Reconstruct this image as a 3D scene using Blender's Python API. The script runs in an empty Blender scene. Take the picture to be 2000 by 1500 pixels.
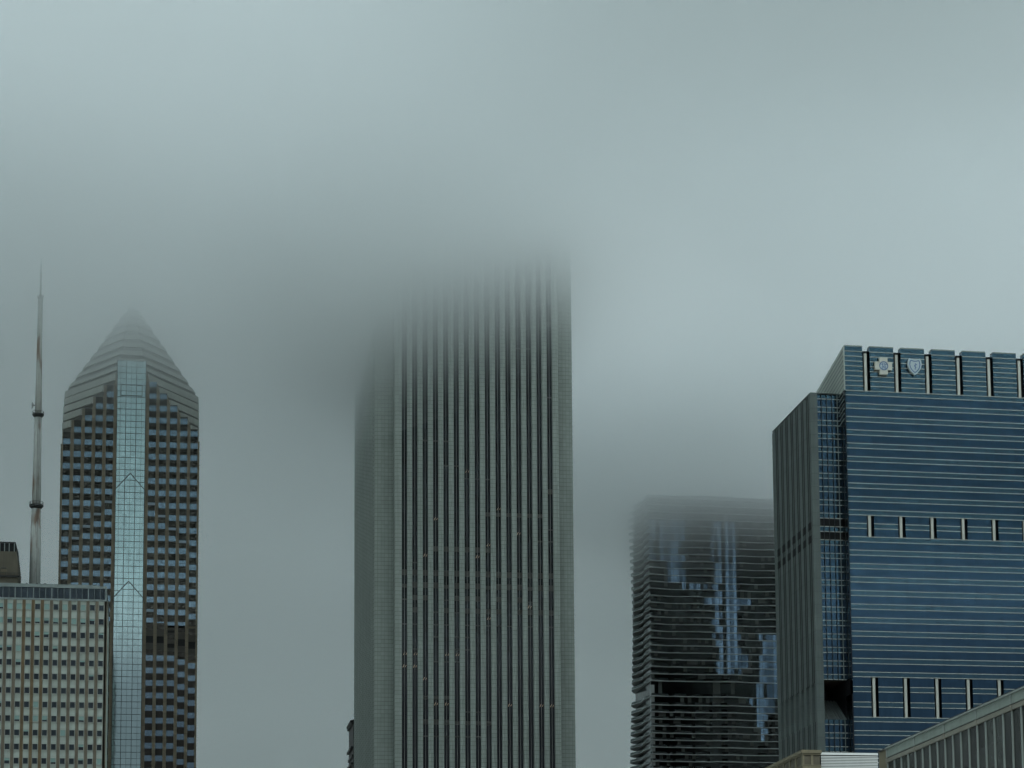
import bpy, math, random
from mathutils import Vector, Matrix

random.seed(7)
scene = bpy.context.scene
COL = scene.collection

# ------------------------------------------------------------------ camera model (from the vanishing points of the photograph)
PX, PY, F = 1292.0, 1455.0, 4709.0          # principal point and focal length in photo pixels (2000 x 1500)
def _n(v): return Vector(v).normalized()
E = _n((23850 - PX, 1748 - PY, F))
N = _n((300 - PX, 2095 - PY, F)); N = (N - E * N.dot(E)).normalized()
U = _n((770 - PX, -34000 - PY, F)); U = (U - E * U.dot(E) - N * U.dot(N)).normalized()
CZ = 8.0                                     # eye height above the ground
def ray(x, y):
    d = Vector((x - PX, y - PY, F)) / F
    return d.dot(E), d.dot(N), d.dot(U)
def on_y(x, y, Y):
    a, b, c = ray(x, y); t = Y / b
    return a * t, c * t + CZ
def on_x(x, y, X):
    a, b, c = ray(x, y); t = X / a
    return b * t, c * t + CZ
def depth_y(x, y, s): return ray(x, y)[1] * s * F     # Y of the plane where one photo pixel measures s metres
def gx(x, y, Y): return on_y(x, y, Y)[0]
def gz(x, y, Y): return on_y(x, y, Y)[1]

cam_d = bpy.data.cameras.new("camera")
cam = bpy.data.objects.new("camera", cam_d); COL.objects.link(cam)
M = Matrix(((E[0], -E[1], -E[2]), (N[0], -N[1], -N[2]), (U[0], -U[1], -U[2])))
cam.matrix_world = Matrix.Translation((0, 0, CZ)) @ M.to_4x4()
cam_d.sensor_width = 36; cam_d.lens = 36 * F / 2000
cam_d.shift_x = (1000 - PX) / 2000; cam_d.shift_y = (PY - 750) / 2000
cam_d.clip_start = 1; cam_d.clip_end = 20000
scene.camera = cam

# ------------------------------------------------------------------ materials
class NB:
    def __init__(s, name):
        s.m = bpy.data.materials.new(name); s.m.use_nodes = True
        s.t = s.m.node_tree; s.t.nodes.clear()
        s.out = s.t.nodes.new("ShaderNodeOutputMaterial")
    def n(s, typ, **kw):
        k = s.t.nodes.new(typ)
        for a, b in kw.items(): setattr(k, a, b)
        return k
    def l(s, a, b): s.t.links.new(a, b)
    def val(s, sock, v):
        if hasattr(v, "is_linked") or hasattr(v, "links"): s.l(v, sock)
        else: sock.default_value = v
    def math(s, op, a, b=0.0, c=None):
        k = s.n("ShaderNodeMath", operation=op)
        s.val(k.inputs[0], a); s.val(k.inputs[1], b)
        if c is not None: s.val(k.inputs[2], c)
        return k.outputs[0]
    def mix(s, fac, a, b, mode="MIX"):
        k = s.n("ShaderNodeMix", data_type="RGBA", blend_type=mode)
        s.val(k.inputs[0], fac); s.val(k.inputs[6], a); s.val(k.inputs[7], b)
        return k.outputs[2]
    def pos(s):
        g = s.n("ShaderNodeNewGeometry"); x = s.n("ShaderNodeSeparateXYZ"); s.l(g.outputs["Position"], x.inputs[0])
        return g.outputs["Position"], x.outputs[0], x.outputs[1], x.outputs[2]
    def noise(s, vec, scale, detail=3.0, sx=1, sy=1, sz=1):
        mp = s.n("ShaderNodeMapping"); s.l(vec, mp.inputs[0]); mp.inputs["Scale"].default_value = (sx, sy, sz)
        k = s.n("ShaderNodeTexNoise"); s.l(mp.outputs[0], k.inputs["Vector"]); k.inputs["Scale"].default_value = scale; k.inputs["Detail"].default_value = detail
        return k.outputs["Fac"]
    def line(s, coord, period, width, off=0.0):          # 1 inside thin lines that repeat along coord
        f = s.math("FRACT", s.math("DIVIDE", s.math("ADD", coord, off + 10000 * period), period))
        return s.math("LESS_THAN", f, width / period)
    def cell(s, *coords):                               # random value per cell; coords = (coord, period, offset)
        c = s.n("ShaderNodeCombineXYZ")
        for i, (co, p, o) in enumerate(coords): s.l(s.math("FLOOR", s.math("DIVIDE", s.math("ADD", co, o), p)), c.inputs[i])
        w = s.n("ShaderNodeTexWhiteNoise", noise_dimensions="3D"); s.l(c.outputs[0], w.inputs["Vector"])
        return w.outputs["Value"]
    def bsdf(s, col, rough=0.7, metal=0.0, spec=0.5, normal=None):
        b = s.n("ShaderNodeBsdfPrincipled")
        s.val(b.inputs["Base Color"], col); s.val(b.inputs["Roughness"], rough); s.val(b.inputs["Metallic"], metal)
        b.inputs["Specular IOR Level"].default_value = spec
        if normal is not None: s.l(normal, b.inputs["Normal"])
        s.l(b.outputs[0], s.out.inputs[0]); return b
    def bump(s, h, strength, dist):
        k = s.n("ShaderNodeBump"); s.l(h, k.inputs["Height"]); k.inputs["Strength"].default_value = strength; k.inputs["Distance"].default_value = dist
        return k.outputs[0]

def C(r, g, b): return (r, g, b, 1.0)
def wear(b, col, amt=0.25, scale=0.35, streak=True):
    """colour varied by soft dirt and rain streaks"""
    p, x, y, z = b.pos()
    n1 = b.noise(p, scale, 5)
    c = b.mix(b.math("MULTIPLY", n1, amt * 1.6), col, C(0.02, 0.022, 0.02), "MIX") if not isinstance(col, tuple) else b.mix(b.math("MULTIPLY", n1, amt * 1.6), col, tuple(v * 0.35 for v in col[:3]) + (1,))
    if streak:
        n2 = b.noise(p, 1.0, 3, 1.3, 1.3, 0.05)
        k = b.math("MULTIPLY", b.math("SUBTRACT", n2, 0.45), amt * 2.0); k = b.math("MAXIMUM", k, 0.0)
        c = b.mix(k, c, C(0.03, 0.03, 0.028))
    return c

def gain(c): return c if max(c) < 0.05 else tuple(min(v * 1.45, 0.78) for v in c)
def solid(name, col, rough=0.8, amt=0.25, scale=0.35, metal=0.0, streak=True, spec=0.3):
    col = gain(col)
    b = NB(name); b.bsdf(wear(b, C(*col), amt, scale, streak), rough, metal, spec); return b.m

def panelled(name, col, ph, pw, zoff=0.0, depth=0.6, amt=0.22, lw=0.13, rough=0.75):
    """stone cladding with open joints; the joints run with the wall, so they fold over V-shaped piers"""
    col = gain(col)
    b = NB(name); p, x, y, z = b.pos()
    u = b.math("ADD", x, y)
    ln = b.math("MAXIMUM", b.line(z, ph, lw, zoff), b.line(u, pw, lw * 0.6))
    c = wear(b, C(*col), amt, 0.25)
    r = b.cell((z, ph, 0.0), (u, pw, 0.0))
    c = b.mix(b.math("MULTIPLY", r, 0.28), c, tuple(v * 0.55 for v in col) + (1,))
    c = b.mix(b.math("MULTIPLY", ln, depth), c, C(0.012, 0.013, 0.013))
    b.bsdf(c, rough, 0, 0.3); return b.m

def glass(name, tint, rough=0.06, mull=None, floor=None, wob=0.012, vary=0.25, dark=(0.01, 0.012, 0.014)):
    """coated curtain-wall glass: a tinted mirror, each pane slightly out of true"""
    b = NB(name); p, x, y, z = b.pos()
    u = b.math("ADD", x, y)
    c = C(*tint)
    pw = mull[0] if mull else 1.5
    r = b.cell((u, pw, 500.0), (z, floor or 4.0, 0.0))
    c = b.mix(b.math("MULTIPLY", r, vary), c, tuple(v * 0.35 for v in tint) + (1,))
    c = b.mix(b.math("MULTIPLY", b.noise(p, 0.05, 2), vary), c, tuple(v * 0.45 for v in tint) + (1,))
    if mull:
        ln = b.line(u, mull[0], mull[1])
        c = b.mix(b.math("MULTIPLY", ln, mull[2]), c, C(*dark))
    nz = b.noise(p, 0.35, 2)
    h = b.math("ADD", b.math("MULTIPLY", nz, 1.0), b.math("MULTIPLY", r, 0.0))
    b.bsdf(c, rough, 1.0, 0.5, b.bump(h, 1.0, wob)); return b.m

MAT = {}
# office tower with light stone (left)
MAT["pale_panel"] = panelled("pale_wall_panel", (0.38, 0.435, 0.405), 1.97, 2.56, 0.6, 0.25, 0.25, 0.08)
MAT["tan_pier"] = solid("tan_stone_pier", (0.13, 0.115, 0.088), 0.85, 0.45, 0.2)
MAT["rust_pier"] = solid("rust_stained_pier", (0.142, 0.105, 0.06), 0.85, 0.6, 0.12)
MAT["grey_frame"] = solid("grey_metal_frame", (0.15, 0.18, 0.18), 0.5, 0.2)
MAT["sash"] = solid("window_sash", (0.30, 0.32, 0.30), 0.5, 0.15)
MAT["dark_pane"] = glass("dark_window_pane", (0.055, 0.075, 0.085), 0.05, None, 4.0, 0.004, 0.6)
MAT["blind"] = solid("pale_window_blind", (0.16, 0.25, 0.24), 0.6, 0.1)
MAT["pent_glass"] = glass("penthouse_glass", (0.05, 0.068, 0.08), 0.08, None, 4.0, 0.01, 0.7)
MAT["brown_block"] = solid("brown_concrete", (0.095, 0.088, 0.068), 0.9, 0.45, 0.25)
MAT["black"] = solid("black_louvre", (0.006, 0.007, 0.009), 0.8, 0.1)
MAT["dark_metal"] = solid("dark_metal", (0.03, 0.033, 0.033), 0.55, 0.2)
# granite tower with pyramid top
MAT["granite_brown"] = panelled("brown_granite", (0.105, 0.092, 0.066), 1.96, 5.0, 0.3, 0.35, 0.3, 0.1)
MAT["blue_panel"] = glass("blue_spandrel_glass", (0.14, 0.205, 0.26), 0.12, (0.55, 0.05, 0.3), 3.9, 0.006, 0.28)
MAT["brown_pane"] = glass("bronze_window_glass", (0.040, 0.040, 0.036), 0.08, (1.15, 0.08, 0.5), 3.9, 0.006, 0.5)
MAT["louvre_brown"] = solid("brown_louvre", (0.049, 0.046, 0.04), 0.7, 0.3)
MAT["bay_glass"] = glass("pale_bay_glass", (0.32, 0.435, 0.455), 0.05, None, 3.9, 0.004, 0.18)
MAT["bar"] = solid("black_glazing_bar", (0.02, 0.03, 0.035), 0.5, 0.1)
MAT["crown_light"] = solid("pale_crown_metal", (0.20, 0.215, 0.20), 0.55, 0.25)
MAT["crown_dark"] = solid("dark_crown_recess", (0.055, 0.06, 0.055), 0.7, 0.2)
MAT["ledge"] = solid("pale_blue_ledge", (0.11, 0.145, 0.175), 0.5, 0.1)
# white granite tower
MAT["white_granite"] = panelled("weathered_white_granite", (0.200, 0.230, 0.216), 1.345, 1.15, 0.2, 0.55, 0.22, 0.12)
MAT["strip_glass"] = glass("black_window_glass", (0.032, 0.037, 0.042), 0.06, None, 4.03, 0.004, 0.6)
MAT["strip_blind"] = solid("grey_drawn_blind", (0.049, 0.049, 0.046), 0.7, 0.3)
MAT["strip_bar"] = solid("brown_mullion", (0.13, 0.135, 0.13), 0.5, 0.2)
# balcony tower
MAT["slab"] = solid("grey_concrete_slab", (0.24, 0.26, 0.265), 0.8, 0.25, 0.2)
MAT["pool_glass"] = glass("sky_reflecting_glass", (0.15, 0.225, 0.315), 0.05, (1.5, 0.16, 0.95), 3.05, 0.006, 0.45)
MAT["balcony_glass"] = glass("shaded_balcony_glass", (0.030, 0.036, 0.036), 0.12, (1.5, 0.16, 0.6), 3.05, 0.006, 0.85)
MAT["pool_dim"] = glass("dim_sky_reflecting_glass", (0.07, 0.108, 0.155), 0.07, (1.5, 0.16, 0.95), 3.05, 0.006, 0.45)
MAT["curtained_glass"] = solid("curtained_balcony_glass", (0.035, 0.045, 0.042), 0.4, 0.4)
MAT["rail"] = glass("balcony_rail_glass", (0.12, 0.15, 0.15), 0.2, (1.2, 0.06, 0.5), 3.05, 0.004, 0.5)
# blue glass tower
MAT["navy_glass"] = glass("navy_vision_glass", (0.043, 0.090, 0.145), 0.05, (1.57, 0.09, 0.55), 4.03, 0.004, 0.30)
MAT["teal_glass"] = glass("teal_spandrel_glass", (0.062, 0.125, 0.17), 0.09, (1.57, 0.09, 0.5), 4.03, 0.004, 0.25)
MAT["cream"] = solid("cream_metal_ledge", (0.38, 0.39, 0.36), 0.5, 0.15)
MAT["ledge_cream"] = solid("dulled_cream_ledge", (0.30, 0.31, 0.29), 0.5, 0.2)
MAT["grey_granite"] = panelled("grey_granite", (0.092, 0.114, 0.112), 4.03, 60.0, 0.6, 0.35, 0.35, 0.1)
MAT["core_dark"] = solid("dark_recess", (0.008, 0.009, 0.011), 0.7, 0.1)
MAT["soffit"] = solid("brown_soffit", (0.035, 0.024, 0.018), 0.9, 0.2)
MAT["ribbed"] = solid("ribbed_grey_roof", (0.10, 0.12, 0.12), 0.5, 0.2)
MAT["screen_metal"] = solid("grey_green_screen", (0.27, 0.30, 0.28), 0.5, 0.15)
MAT["sign_cream"] = solid("cream_sign_face", (0.38, 0.385, 0.35), 0.45, 0.08)
MAT["sign_pale"] = solid("pale_blue_sign_face", (0.33, 0.39, 0.42), 0.45, 0.08)
MAT["sign_blue"] = solid("blue_sign_line", (0.035, 0.085, 0.20), 0.45, 0.05)
# mast
b = NB("rusty_white_steel"); p, x, y, z = b.pos()
n1 = b.noise(p, 0.55, 6, 1, 1, 0.25); n2 = b.noise(p, 0.06, 2, 0.2, 0.2, 1)
k = b.math("MULTIPLY", b.math("MAXIMUM", b.math("SUBTRACT", b.math("ADD", n1, b.math("MULTIPLY", n2, 0.55)), 0.80), 0.0), 6.0)
k = b.math("MINIMUM", k, 0.85)
b.bsdf(b.mix(k, wear(b, C(0.43, 0.46, 0.445), 0.35, 0.4), C(0.13, 0.075, 0.045)), 0.6, 0, 0.3); MAT["mast"] = b.m
# near buildings
MAT["fascia"] = solid("pale_green_fascia", (0.128, 0.162, 0.146), 0.55, 0.28, 0.5)
MAT["fin"] = solid("pale_metal_mullion", (0.142, 0.172, 0.164), 0.5, 0.25, 0.6)
MAT["beam"] = solid("olive_beam", (0.115, 0.12, 0.10), 0.6, 0.3)
MAT["coping"] = solid("dark_coping", (0.025, 0.028, 0.028), 0.6, 0.2)
b = NB("dark_side_glass"); p, x, y, z = b.pos()
n1 = b.noise(p, 0.22, 3, 1, 1, 0.5); r1 = b.cell((y, 3.1, 0.7), (z, 7.0, 2.0))
k = b.math("MAXIMUM", b.math("MULTIPLY", b.math("SUBTRACT", b.math("ADD", n1, b.math("MULTIPLY", r1, 0.4)), 0.5), 2.2), 0.0)
b.bsdf(b.mix(b.math("MINIMUM", k, 1.0), C(0.007, 0.009, 0.009), C(0.026, 0.033, 0.030)), 0.07, 0.0, 0.07, b.bump(b.noise(p, 0.4, 2), 1.0, 0.04)); MAT["side_glass"] = b.m
MAT["olive_stone"] = solid("olive_limestone", (0.098, 0.094, 0.064), 0.9, 0.4, 0.8)
MAT["olive_dark"] = solid("dark_stone_panel", (0.06, 0.058, 0.043), 0.9, 0.45, 0.6)  # recessed wall panels, a darker olive than the pilasters
MAT["slat"] = solid("white_metal_slat", (0.34, 0.38, 0.38), 0.45, 0.15)
b = NB("ground_surface"); p, x, y, z = b.pos()
b.bsdf(b.mix(b.noise(p, 0.01, 6), C(0.34, 0.35, 0.32), C(0.44, 0.44, 0.42)), 0.9); MAT["ground"] = b.m

# ------------------------------------------------------------------ mesh builder
class MB:
    def __init__(s): s.v, s.f, s.mi, s.mats = [], [], [], []
    def _m(s, m):
        m = MAT[m]
        if m not in s.mats: s.mats.append(m)
        return s.mats.index(m)
    def poly(s, pts, m):
        i = len(s.v); s.v += [tuple(p) for p in pts]; s.f.append(tuple(range(i, i + len(pts)))); s.mi.append(s._m(m))
    def box(s, x0, x1, y0, y1, z0, z1, m):
        i = len(s.v)
        s.v += [(x0, y0, z0), (x1, y0, z0), (x1, y1, z0), (x0, y1, z0), (x0, y0, z1), (x1, y0, z1), (x1, y1, z1), (x0, y1, z1)]
        for q in ((0, 3, 2, 1), (4, 5, 6, 7), (0, 1, 5, 4), (1, 2, 6, 5), (2, 3, 7, 6), (3, 0, 4, 7)):
            s.f.append(tuple(i + a for a in q)); s.mi.append(s._m(m))
    def prism(s, plan, zb, zt, m, mtop=None):
        """plan: ccw (x, y) list; zb / zt: number or list per corner"""
        n = len(plan); zb = zb if isinstance(zb, (list, tuple)) else [zb] * n; zt = zt if isinstance(zt, (list, tuple)) else [zt] * n
        i = len(s.v)
        s.v += [(x, y, z) for (x, y), z in zip(plan, zb)] + [(x, y, z) for (x, y), z in zip(plan, zt)]
        for k in range(n):
            j = (k + 1) % n; s.f.append((i + k, i + j, i + n + j, i + n + k)); s.mi.append(s._m(m))
        s.f.append(tuple(i + n + k for k in range(n))); s.mi.append(s._m(mtop or m))
        s.f.append(tuple(i + k for k in reversed(range(n)))); s.mi.append(s._m(m))
    def loft(s, p0, z0, p1, z1, m):
        n = len(p0); i = len(s.v)
        s.v += [(x, y, z) for (x, y), z in zip(p0, z0)] + [(x, y, z) for (x, y), z in zip(p1, z1)]
        for k in range(n):
            j = (k + 1) % n; s.f.append((i + k, i + j, i + n + j, i + n + k)); s.mi.append(s._m(m))
        s.f.append(tuple(i + n + k for k in range(n))); s.mi.append(s._m(m))
        s.f.append(tuple(i + k for k in reversed(range(n)))); s.mi.append(s._m(m))
    def bar(s, a, b, w, m, up=(0, 1, 0)):
        """square bar between two points"""
        a, b = Vector(a), Vector(b); d = (b - a).normalized(); u = Vector(up); u = (u - d * u.dot(d)).normalized(); r = d.cross(u)
        i = len(s.v); h = w / 2
        for q in (a, b):
            for cu, cr in ((-h, -h), (h, -h), (h, h), (-h, h)): s.v.append(tuple(q + u * cu + r * cr))
        for q in ((0, 1, 2, 3), (7, 6, 5, 4), (0, 4, 5, 1), (1, 5, 6, 2), (2, 6, 7, 3), (3, 7, 4, 0)):
            s.f.append(tuple(i + k for k in q)); s.mi.append(s._m(m))
    def lathe(s, cx, cy, prof, m, n=24):
        i = len(s.v)
        for z, r in prof:
            for k in range(n):
                a = 2 * math.pi * k / n; s.v.append((cx + r * math.cos(a), cy + r * math.sin(a), z))
        for j in range(len(prof) - 1):
            for k in range(n):
                q = (k + 1) % n; s.f.append((i + j * n + k, i + j * n + q, i + (j + 1) * n + q, i + (j + 1) * n + k)); s.mi.append(s._m(m))
        s.f.append(tuple(i + (len(prof) - 1) * n + k for k in range(n))); s.mi.append(s._m(m))
        s.f.append(tuple(i + k for k in reversed(range(n)))); s.mi.append(s._m(m))
    def build(s, name, parent=None, smooth=False, origin=None):
        o0 = Vector(origin) if origin is not None else (parent["_o"] if parent is not None and "_o" in parent else (0, 0, 0))
        o0 = Vector(o0)
        me = bpy.data.meshes.new(name)
        me.from_pydata([tuple(Vector(v) - o0) for v in s.v], [], s.f)
        for m in s.mats: me.materials.append(m)
        me.polygons.foreach_set("material_index", s.mi)
        if smooth: me.polygons.foreach_set("use_smooth", [True] * len(s.f))
        me.update()
        o = bpy.data.objects.new(name, me); COL.objects.link(o)
        if parent is not None:
            o.parent = parent
            if origin is not None: o.location = o0 - Vector(parent["_o"])
        return o

ORIG = {}
def thing(name, label, cat, loc, group=None):
    o = bpy.data.objects.new(name, None); COL.objects.link(o); o.location = loc; o["_o"] = list(loc)
    o["label"] = label; o["category"] = cat
    if group: o["group"] = group
    return o
def sub(mb, name, parent, top):
    """a sub-part: same local frame as its part"""
    o = mb.build(name, None, origin=top["_o"]); o.parent = parent; o.location = (0, 0, 0); return o
def dup(o, parent, loc):
    c = o.copy(); COL.objects.link(c); c.parent = parent; c.location = loc
    return c

GROUP = "towers along the park edge"

# ================================================================== ONE: pale office block with antenna mast
s1 = 0.144
Y = depth_y(120, 1250, s1); YO = Y
xr = gx(207.5, 1185, Y); xl = gx(-80, 1185, Y)
zt = gz(100, 1172.5, Y); zroof = gz(100, 1142.5, Y)
pitch = (gz(100, 1185, Y) - gz(97, 1486, Y)) / 11.0
one = thing("office_block", "pale stone office block with brown piers and small square windows, carrying the tall mast", "building", ((xl + xr) / 2, Y, 0))
ONE_D = 42.0
m = MB(); m.box(xl, xr, Y + 0.35, Y + ONE_D, 0, zt, "pale_panel"); m.build("wall", one)
colw = gx(159.8 + 17.76, 1185, Y) - gx(159.8, 1185, Y)
x0 = gx(1.6, 1185, Y)
w0 = gz(100, 1179.6, Y)                                     # top of the first window row at x = 100
ncol0 = -4
for i in range(ncol0, 13):                                  # piers between the columns
    xc = x0 + (i - 0.5) * colw + 0.05
    if xc < xl: continue
    m = MB(); m.box(xc - 0.43, xc + 0.43, Y - 0.25, Y + 0.35, 0, zt, "rust_pier" if i in (3, 4, 5) else "tan_pier")
    if i in (3, 4, 5): pass
    m.build("pier", one)
m = MB(); m.box(xr - 0.35, xr + 0.1, Y - 0.25, Y + 0.35, 0, zt, "tan_pier"); m.build("pier", one)
def win_mesh(kind):
    m = MB(); w, h = 0.66, 0.82
    m.box(-w - .12, w + .12, -0.10, 0.30, -h - .14, -h, "sash"); m.box(-w - .12, w + .12, -0.10, 0.30, h, h + .1, "sash")
    m.box(-w - .12, -w, -0.10, 0.30, -h, h, "sash"); m.box(w, w + .12, -0.10, 0.30, -h, h, "sash")
    m.box(-w, w, 0.12, 0.30, -h, h, "dark_pane")
    if kind > 0: m.box(-w, w, 0.06, 0.115, h - 2 * h * kind, h, "blind")
    return m
KINDS = [0, 0, 0, 0, 0, 0.72, 1.0, 0.5, 0.25]
protos = {}
def one_window(i, j):
    z = w0 - 0.85 - j * pitch
    r = random.random()
    pb = (0.42, 0.62, 0.2, 0.45, 0.12, 0.16, 0.12, 0.2, 0.3, 0.16, 0.14, 0.3)[j % 12]
    kind = 0 if r > pb else random.choice((1.0, 0.68, 0.45, 0.3))
    x = x0 + i * colw
    return kind, (x - one["_o"][0], Y - one["_o"][1] + 0.02, z)
rest = MB(); count = 0
for j in range(0, 13):
    for i in range(0, 12):
        kind, loc = one_window(i, j)
        if count < 100 and j < 12:
            if kind not in protos:
                o = win_mesh(kind).build("window", one, origin=(0, 0, 0)); o.location = loc; protos[kind] = o
            else: dup(protos[kind], one, loc)
            count += 1
        else:
            mm = win_mesh(kind); k0 = len(rest.v)
            rest.v += [tuple(Vector(v) + Vector(loc) + Vector(one["_o"])) for v in mm.v]
            for f, mi in zip(mm.f, mm.mi):
                rest.f.append(tuple(a + k0 for a in f)); mt = mm.mats[mi]
                if mt not in rest.mats: rest.mats.append(mt)
                rest.mi.append(rest.mats.index(mt))
o = rest.build("lower_window", one); o["kind"] = "stuff"
# glazed top storey
m = MB()
m.box(xl, xr + 0.05, Y - 0.1, Y + ONE_D - 1, zt, zt + 0.55, "grey_frame")
m.box(xl, xr + 0.05, Y - 0.15, Y + ONE_D - 1, zroof - 0.75, zroof - 0.05, "grey_frame")
m.build("parapet", one)
m = MB(); m.box(xl, xr - 0.1, Y + 0.35, Y + ONE_D - 2, zt + 0.55, zroof - 0.75, "pent_glass"); gl = m.build("glazing", one)
m = MB(); xs = gx(65.5, 1155, Y); bw = gx(101.3, 1155, Y) - xs
for k in range(-4, 6):
    for q, w in ((0, 0.24), (1, 0.09), (2, 0.09)):
        xx = xs + (k + q / 3) * bw
        if xl < xx < xr: m.box(xx - w / 2, xx + w / 2, Y + 0.05, Y + 0.35, zt + 0.55, zroof - 0.75, "grey_frame")
m.box(xr - 0.35, xr, Y + 0.05, Y + 0.35, zt + 0.55, zroof - 0.75, "grey_frame")
sub(m, "mullion", gl, one)
m = MB(); xe = gx(192, 1145, Y); m.box(xl, xe, Y + 1.0, Y + ONE_D - 6, zroof - 0.05, zroof + 0.45, "grey_frame"); m.build("roof", one)
# stepped plant block on the roof
YB = Y + 14
bx = lambda x, y: gx(x, y, YB)
m = MB()
zb0, zb1 = zroof + 0.45, gz(20, 1058.5, YB)
z_c = gz(20, 1077, YB); z_l = gz(20, 1126, YB)
def taper(m, xa0, xa1, xb0, xb1, z0, z1, mat, d=16):
    m.prism([(xa0, YB), (xa1, YB), (xa1, YB + d), (xa0, YB + d)], z0, z1, mat) if (xa0, xa1) == (xb0, xb1) else None
    if (xa0, xa1) != (xb0, xb1):
        i = len(m.v); m.v += [(xa0, YB, z0), (xa1, YB, z0), (xa1, YB + d, z0), (xa0, YB + d, z0), (xb0, YB, z1), (xb1, YB, z1), (xb1, YB + d, z1), (xb0, YB + d, z1)]
        for q in ((0, 3, 2, 1), (4, 5, 6, 7), (0, 1, 5, 4), (1, 2, 6, 5), (2, 3, 7, 6), (3, 0, 4, 7)): m.f.append(tuple(i + a for a in q)); m.mi.append(m._m(mat))
zk = gz(20, 1105, YB)
taper(m, bx(-120, 1120), bx(35.3, 1120), bx(-120, 1120), bx(35.3, 1105), zb0, zk, "brown_block")
taper(m, bx(-120, 1105), bx(35.3, 1105), bx(-120, 1077), bx(32.2, 1077), zk, z_c, "brown_block")
blk = m.build("plant_block", one)
m = MB(); m.box(bx(-120, 1126), bx(38.5, 1126), YB - 0.6, YB, z_l - 0.25, z_l + 0.25, "dark_metal")
m.box(bx(-120, 1126), bx(38.5, 1126), YB - 0.62, YB - 0.5, z_l + 0.9, z_l + 1.0, "dark_metal")
for k in range(16):
    xx = bx(38, 1126) - k * 1.3; m.box(xx - 0.04, xx + 0.04, YB - 0.62, YB - 0.5, z_l + 0.25, z_l + 0.9, "dark_metal")
sub(m, "ledge", blk, one)
m = MB()
taper(m, bx(-120, 1077), bx(32.0, 1077), bx(-120, 1060), bx(30.6, 1060), z_c, zb1 - 0.4, "black")
m.box(bx(-120, 1060), bx(30.6, 1059), YB - 0.1, YB + 16, zb1 - 0.4, zb1, "dark_metal")
for px in (-10, 0, 9, 18, 28):
    m.box(bx(px, 1068) - 0.1, bx(px, 1068) + 0.1, YB - 0.12, YB, z_c, zb1 - 0.4, "grey_frame")
sub(m, "louvre", blk, one)
m = MB(); m.box(bx(2, 1115), bx(13, 1115), YB - 0.2, YB, gz(8, 1122, YB), gz(8, 1111, YB), "granite_brown"); m.box(bx(2, 1112), bx(13, 1112), YB - 0.35, YB, gz(8, 1110.5, YB), gz(8, 1109, YB), "dark_metal")
sub(m, "door", blk, one)
for px in (52, 72, 88):
    m = MB(); yy = Y + 4; xx = gx(px, 1140, yy); zz = zroof + 0.45
    m.lathe(xx, yy, [(zz, 0.25), (zz + 0.5, 0.25), (zz + 0.55, 0.36), (zz + 0.72, 0.3)], "dark_metal", 12); m.build("roof_vent", one)

# mast: stands on the office block's roof
YM = Y + 22
sm = YM / ray(70, 950)[1] / F
def mz(y, x=72): return gz(x, y, YM)
xm = gx(70.9, 990, YM)
mast = thing("antenna_mast", "tall grey steel mast with rust stains and ring platforms on the office roof", "mast", (xm, YM, zroof))
def rad(w): return w * sm / 2
m = MB()
m.lathe(xm, YM, [(zroof + 0.3, rad(22)), (mz(1060), rad(20)), (mz(994), rad(17.8))], "mast", 28); m.build("tube", mast, True)
m = MB(); m.lathe(xm, YM, [(mz(986), rad(17.2)), (mz(900), rad(15.5)), (mz(815), rad(14))], "mast", 28); m.build("tube", mast, True)
m = MB(); m.lathe(xm, YM, [(mz(806), rad(13.2)), (mz(720), rad(11)), (mz(650), rad(10)), (mz(584), rad(9))], "mast", 24); m.build("tube", mast, True)
m = MB(); m.lathe(xm, YM, [(mz(584), rad(4.2)), (mz(540), rad(3.4)), (mz(505), rad(2))], "mast", 12); m.build("whip", mast, True)
for yy, w in ((988, 27), (810, 22.5), (581, 12.5)):
    m = MB(); z = mz(yy); r = rad(w)
    m.lathe(xm, YM, [(z - r * 0.55, r * 0.58), (z - r * 0.1, r), (z + r * 0.12, r), (z + r * 0.13, r * 0.55)], "dark_metal" if yy != 581 else "mast", 24)
    pl = m.build("platform", mast)
    m = MB()
    for k in range(12):
        a = k * math.pi / 6; a2 = a + math.pi / 6; h = r * 0.55
        m.box(xm + r * .96 * math.cos(a) - .04, xm + r * .96 * math.cos(a) + .04, YM + r * .96 * math.sin(a) - .04, YM + r * .96 * math.sin(a) + .04, z + r * .12, z + h, "dark_metal")
        m.bar((xm + r * .96 * math.cos(a), YM + r * .96 * math.sin(a), z + h), (xm + r * .96 * math.cos(a2), YM + r * .96 * math.sin(a2), z + h), 0.07, "dark_metal", (0, 0, 1))
    sub(m, "railing", pl, mast)
m = MB()                                                    # dish antenna on the side of the mast
cx, cz_, r = gx(64.5, 793, YM), mz(792, 64), 1.25
for k in range(20):
    a, a2 = k * math.pi / 10, (k + 1) * math.pi / 10
    p1 = (cx - 0.35, YM - 0.3 + r * .62 * math.cos(a), cz_ + r * math.sin(a)); p2 = (cx - 0.35, YM - 0.3 + r * .62 * math.cos(a2), cz_ + r * math.sin(a2))
    m.poly([p1, p2, (cx + .1, YM - .3, cz_)], "dark_metal"); m.poly([p2, p1, (cx + .35, YM - .3, cz_)], "mast")
m.box(cx + .05, xm, YM - .4, YM - .2, cz_ - .1, cz_ + .1, "dark_metal"); m.build("dish", mast)
m = MB()                                                    # ladder up the side
lx = xm + rad(15) * 0.35
for sx in (-0.22, 0.22): m.bar((lx + sx - 0.1, YM - rad(21), zroof + 1), (lx + sx - .1, YM - rad(15), mz(815)), 0.06, "dark_metal")
m.build("ladder", mast)

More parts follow.
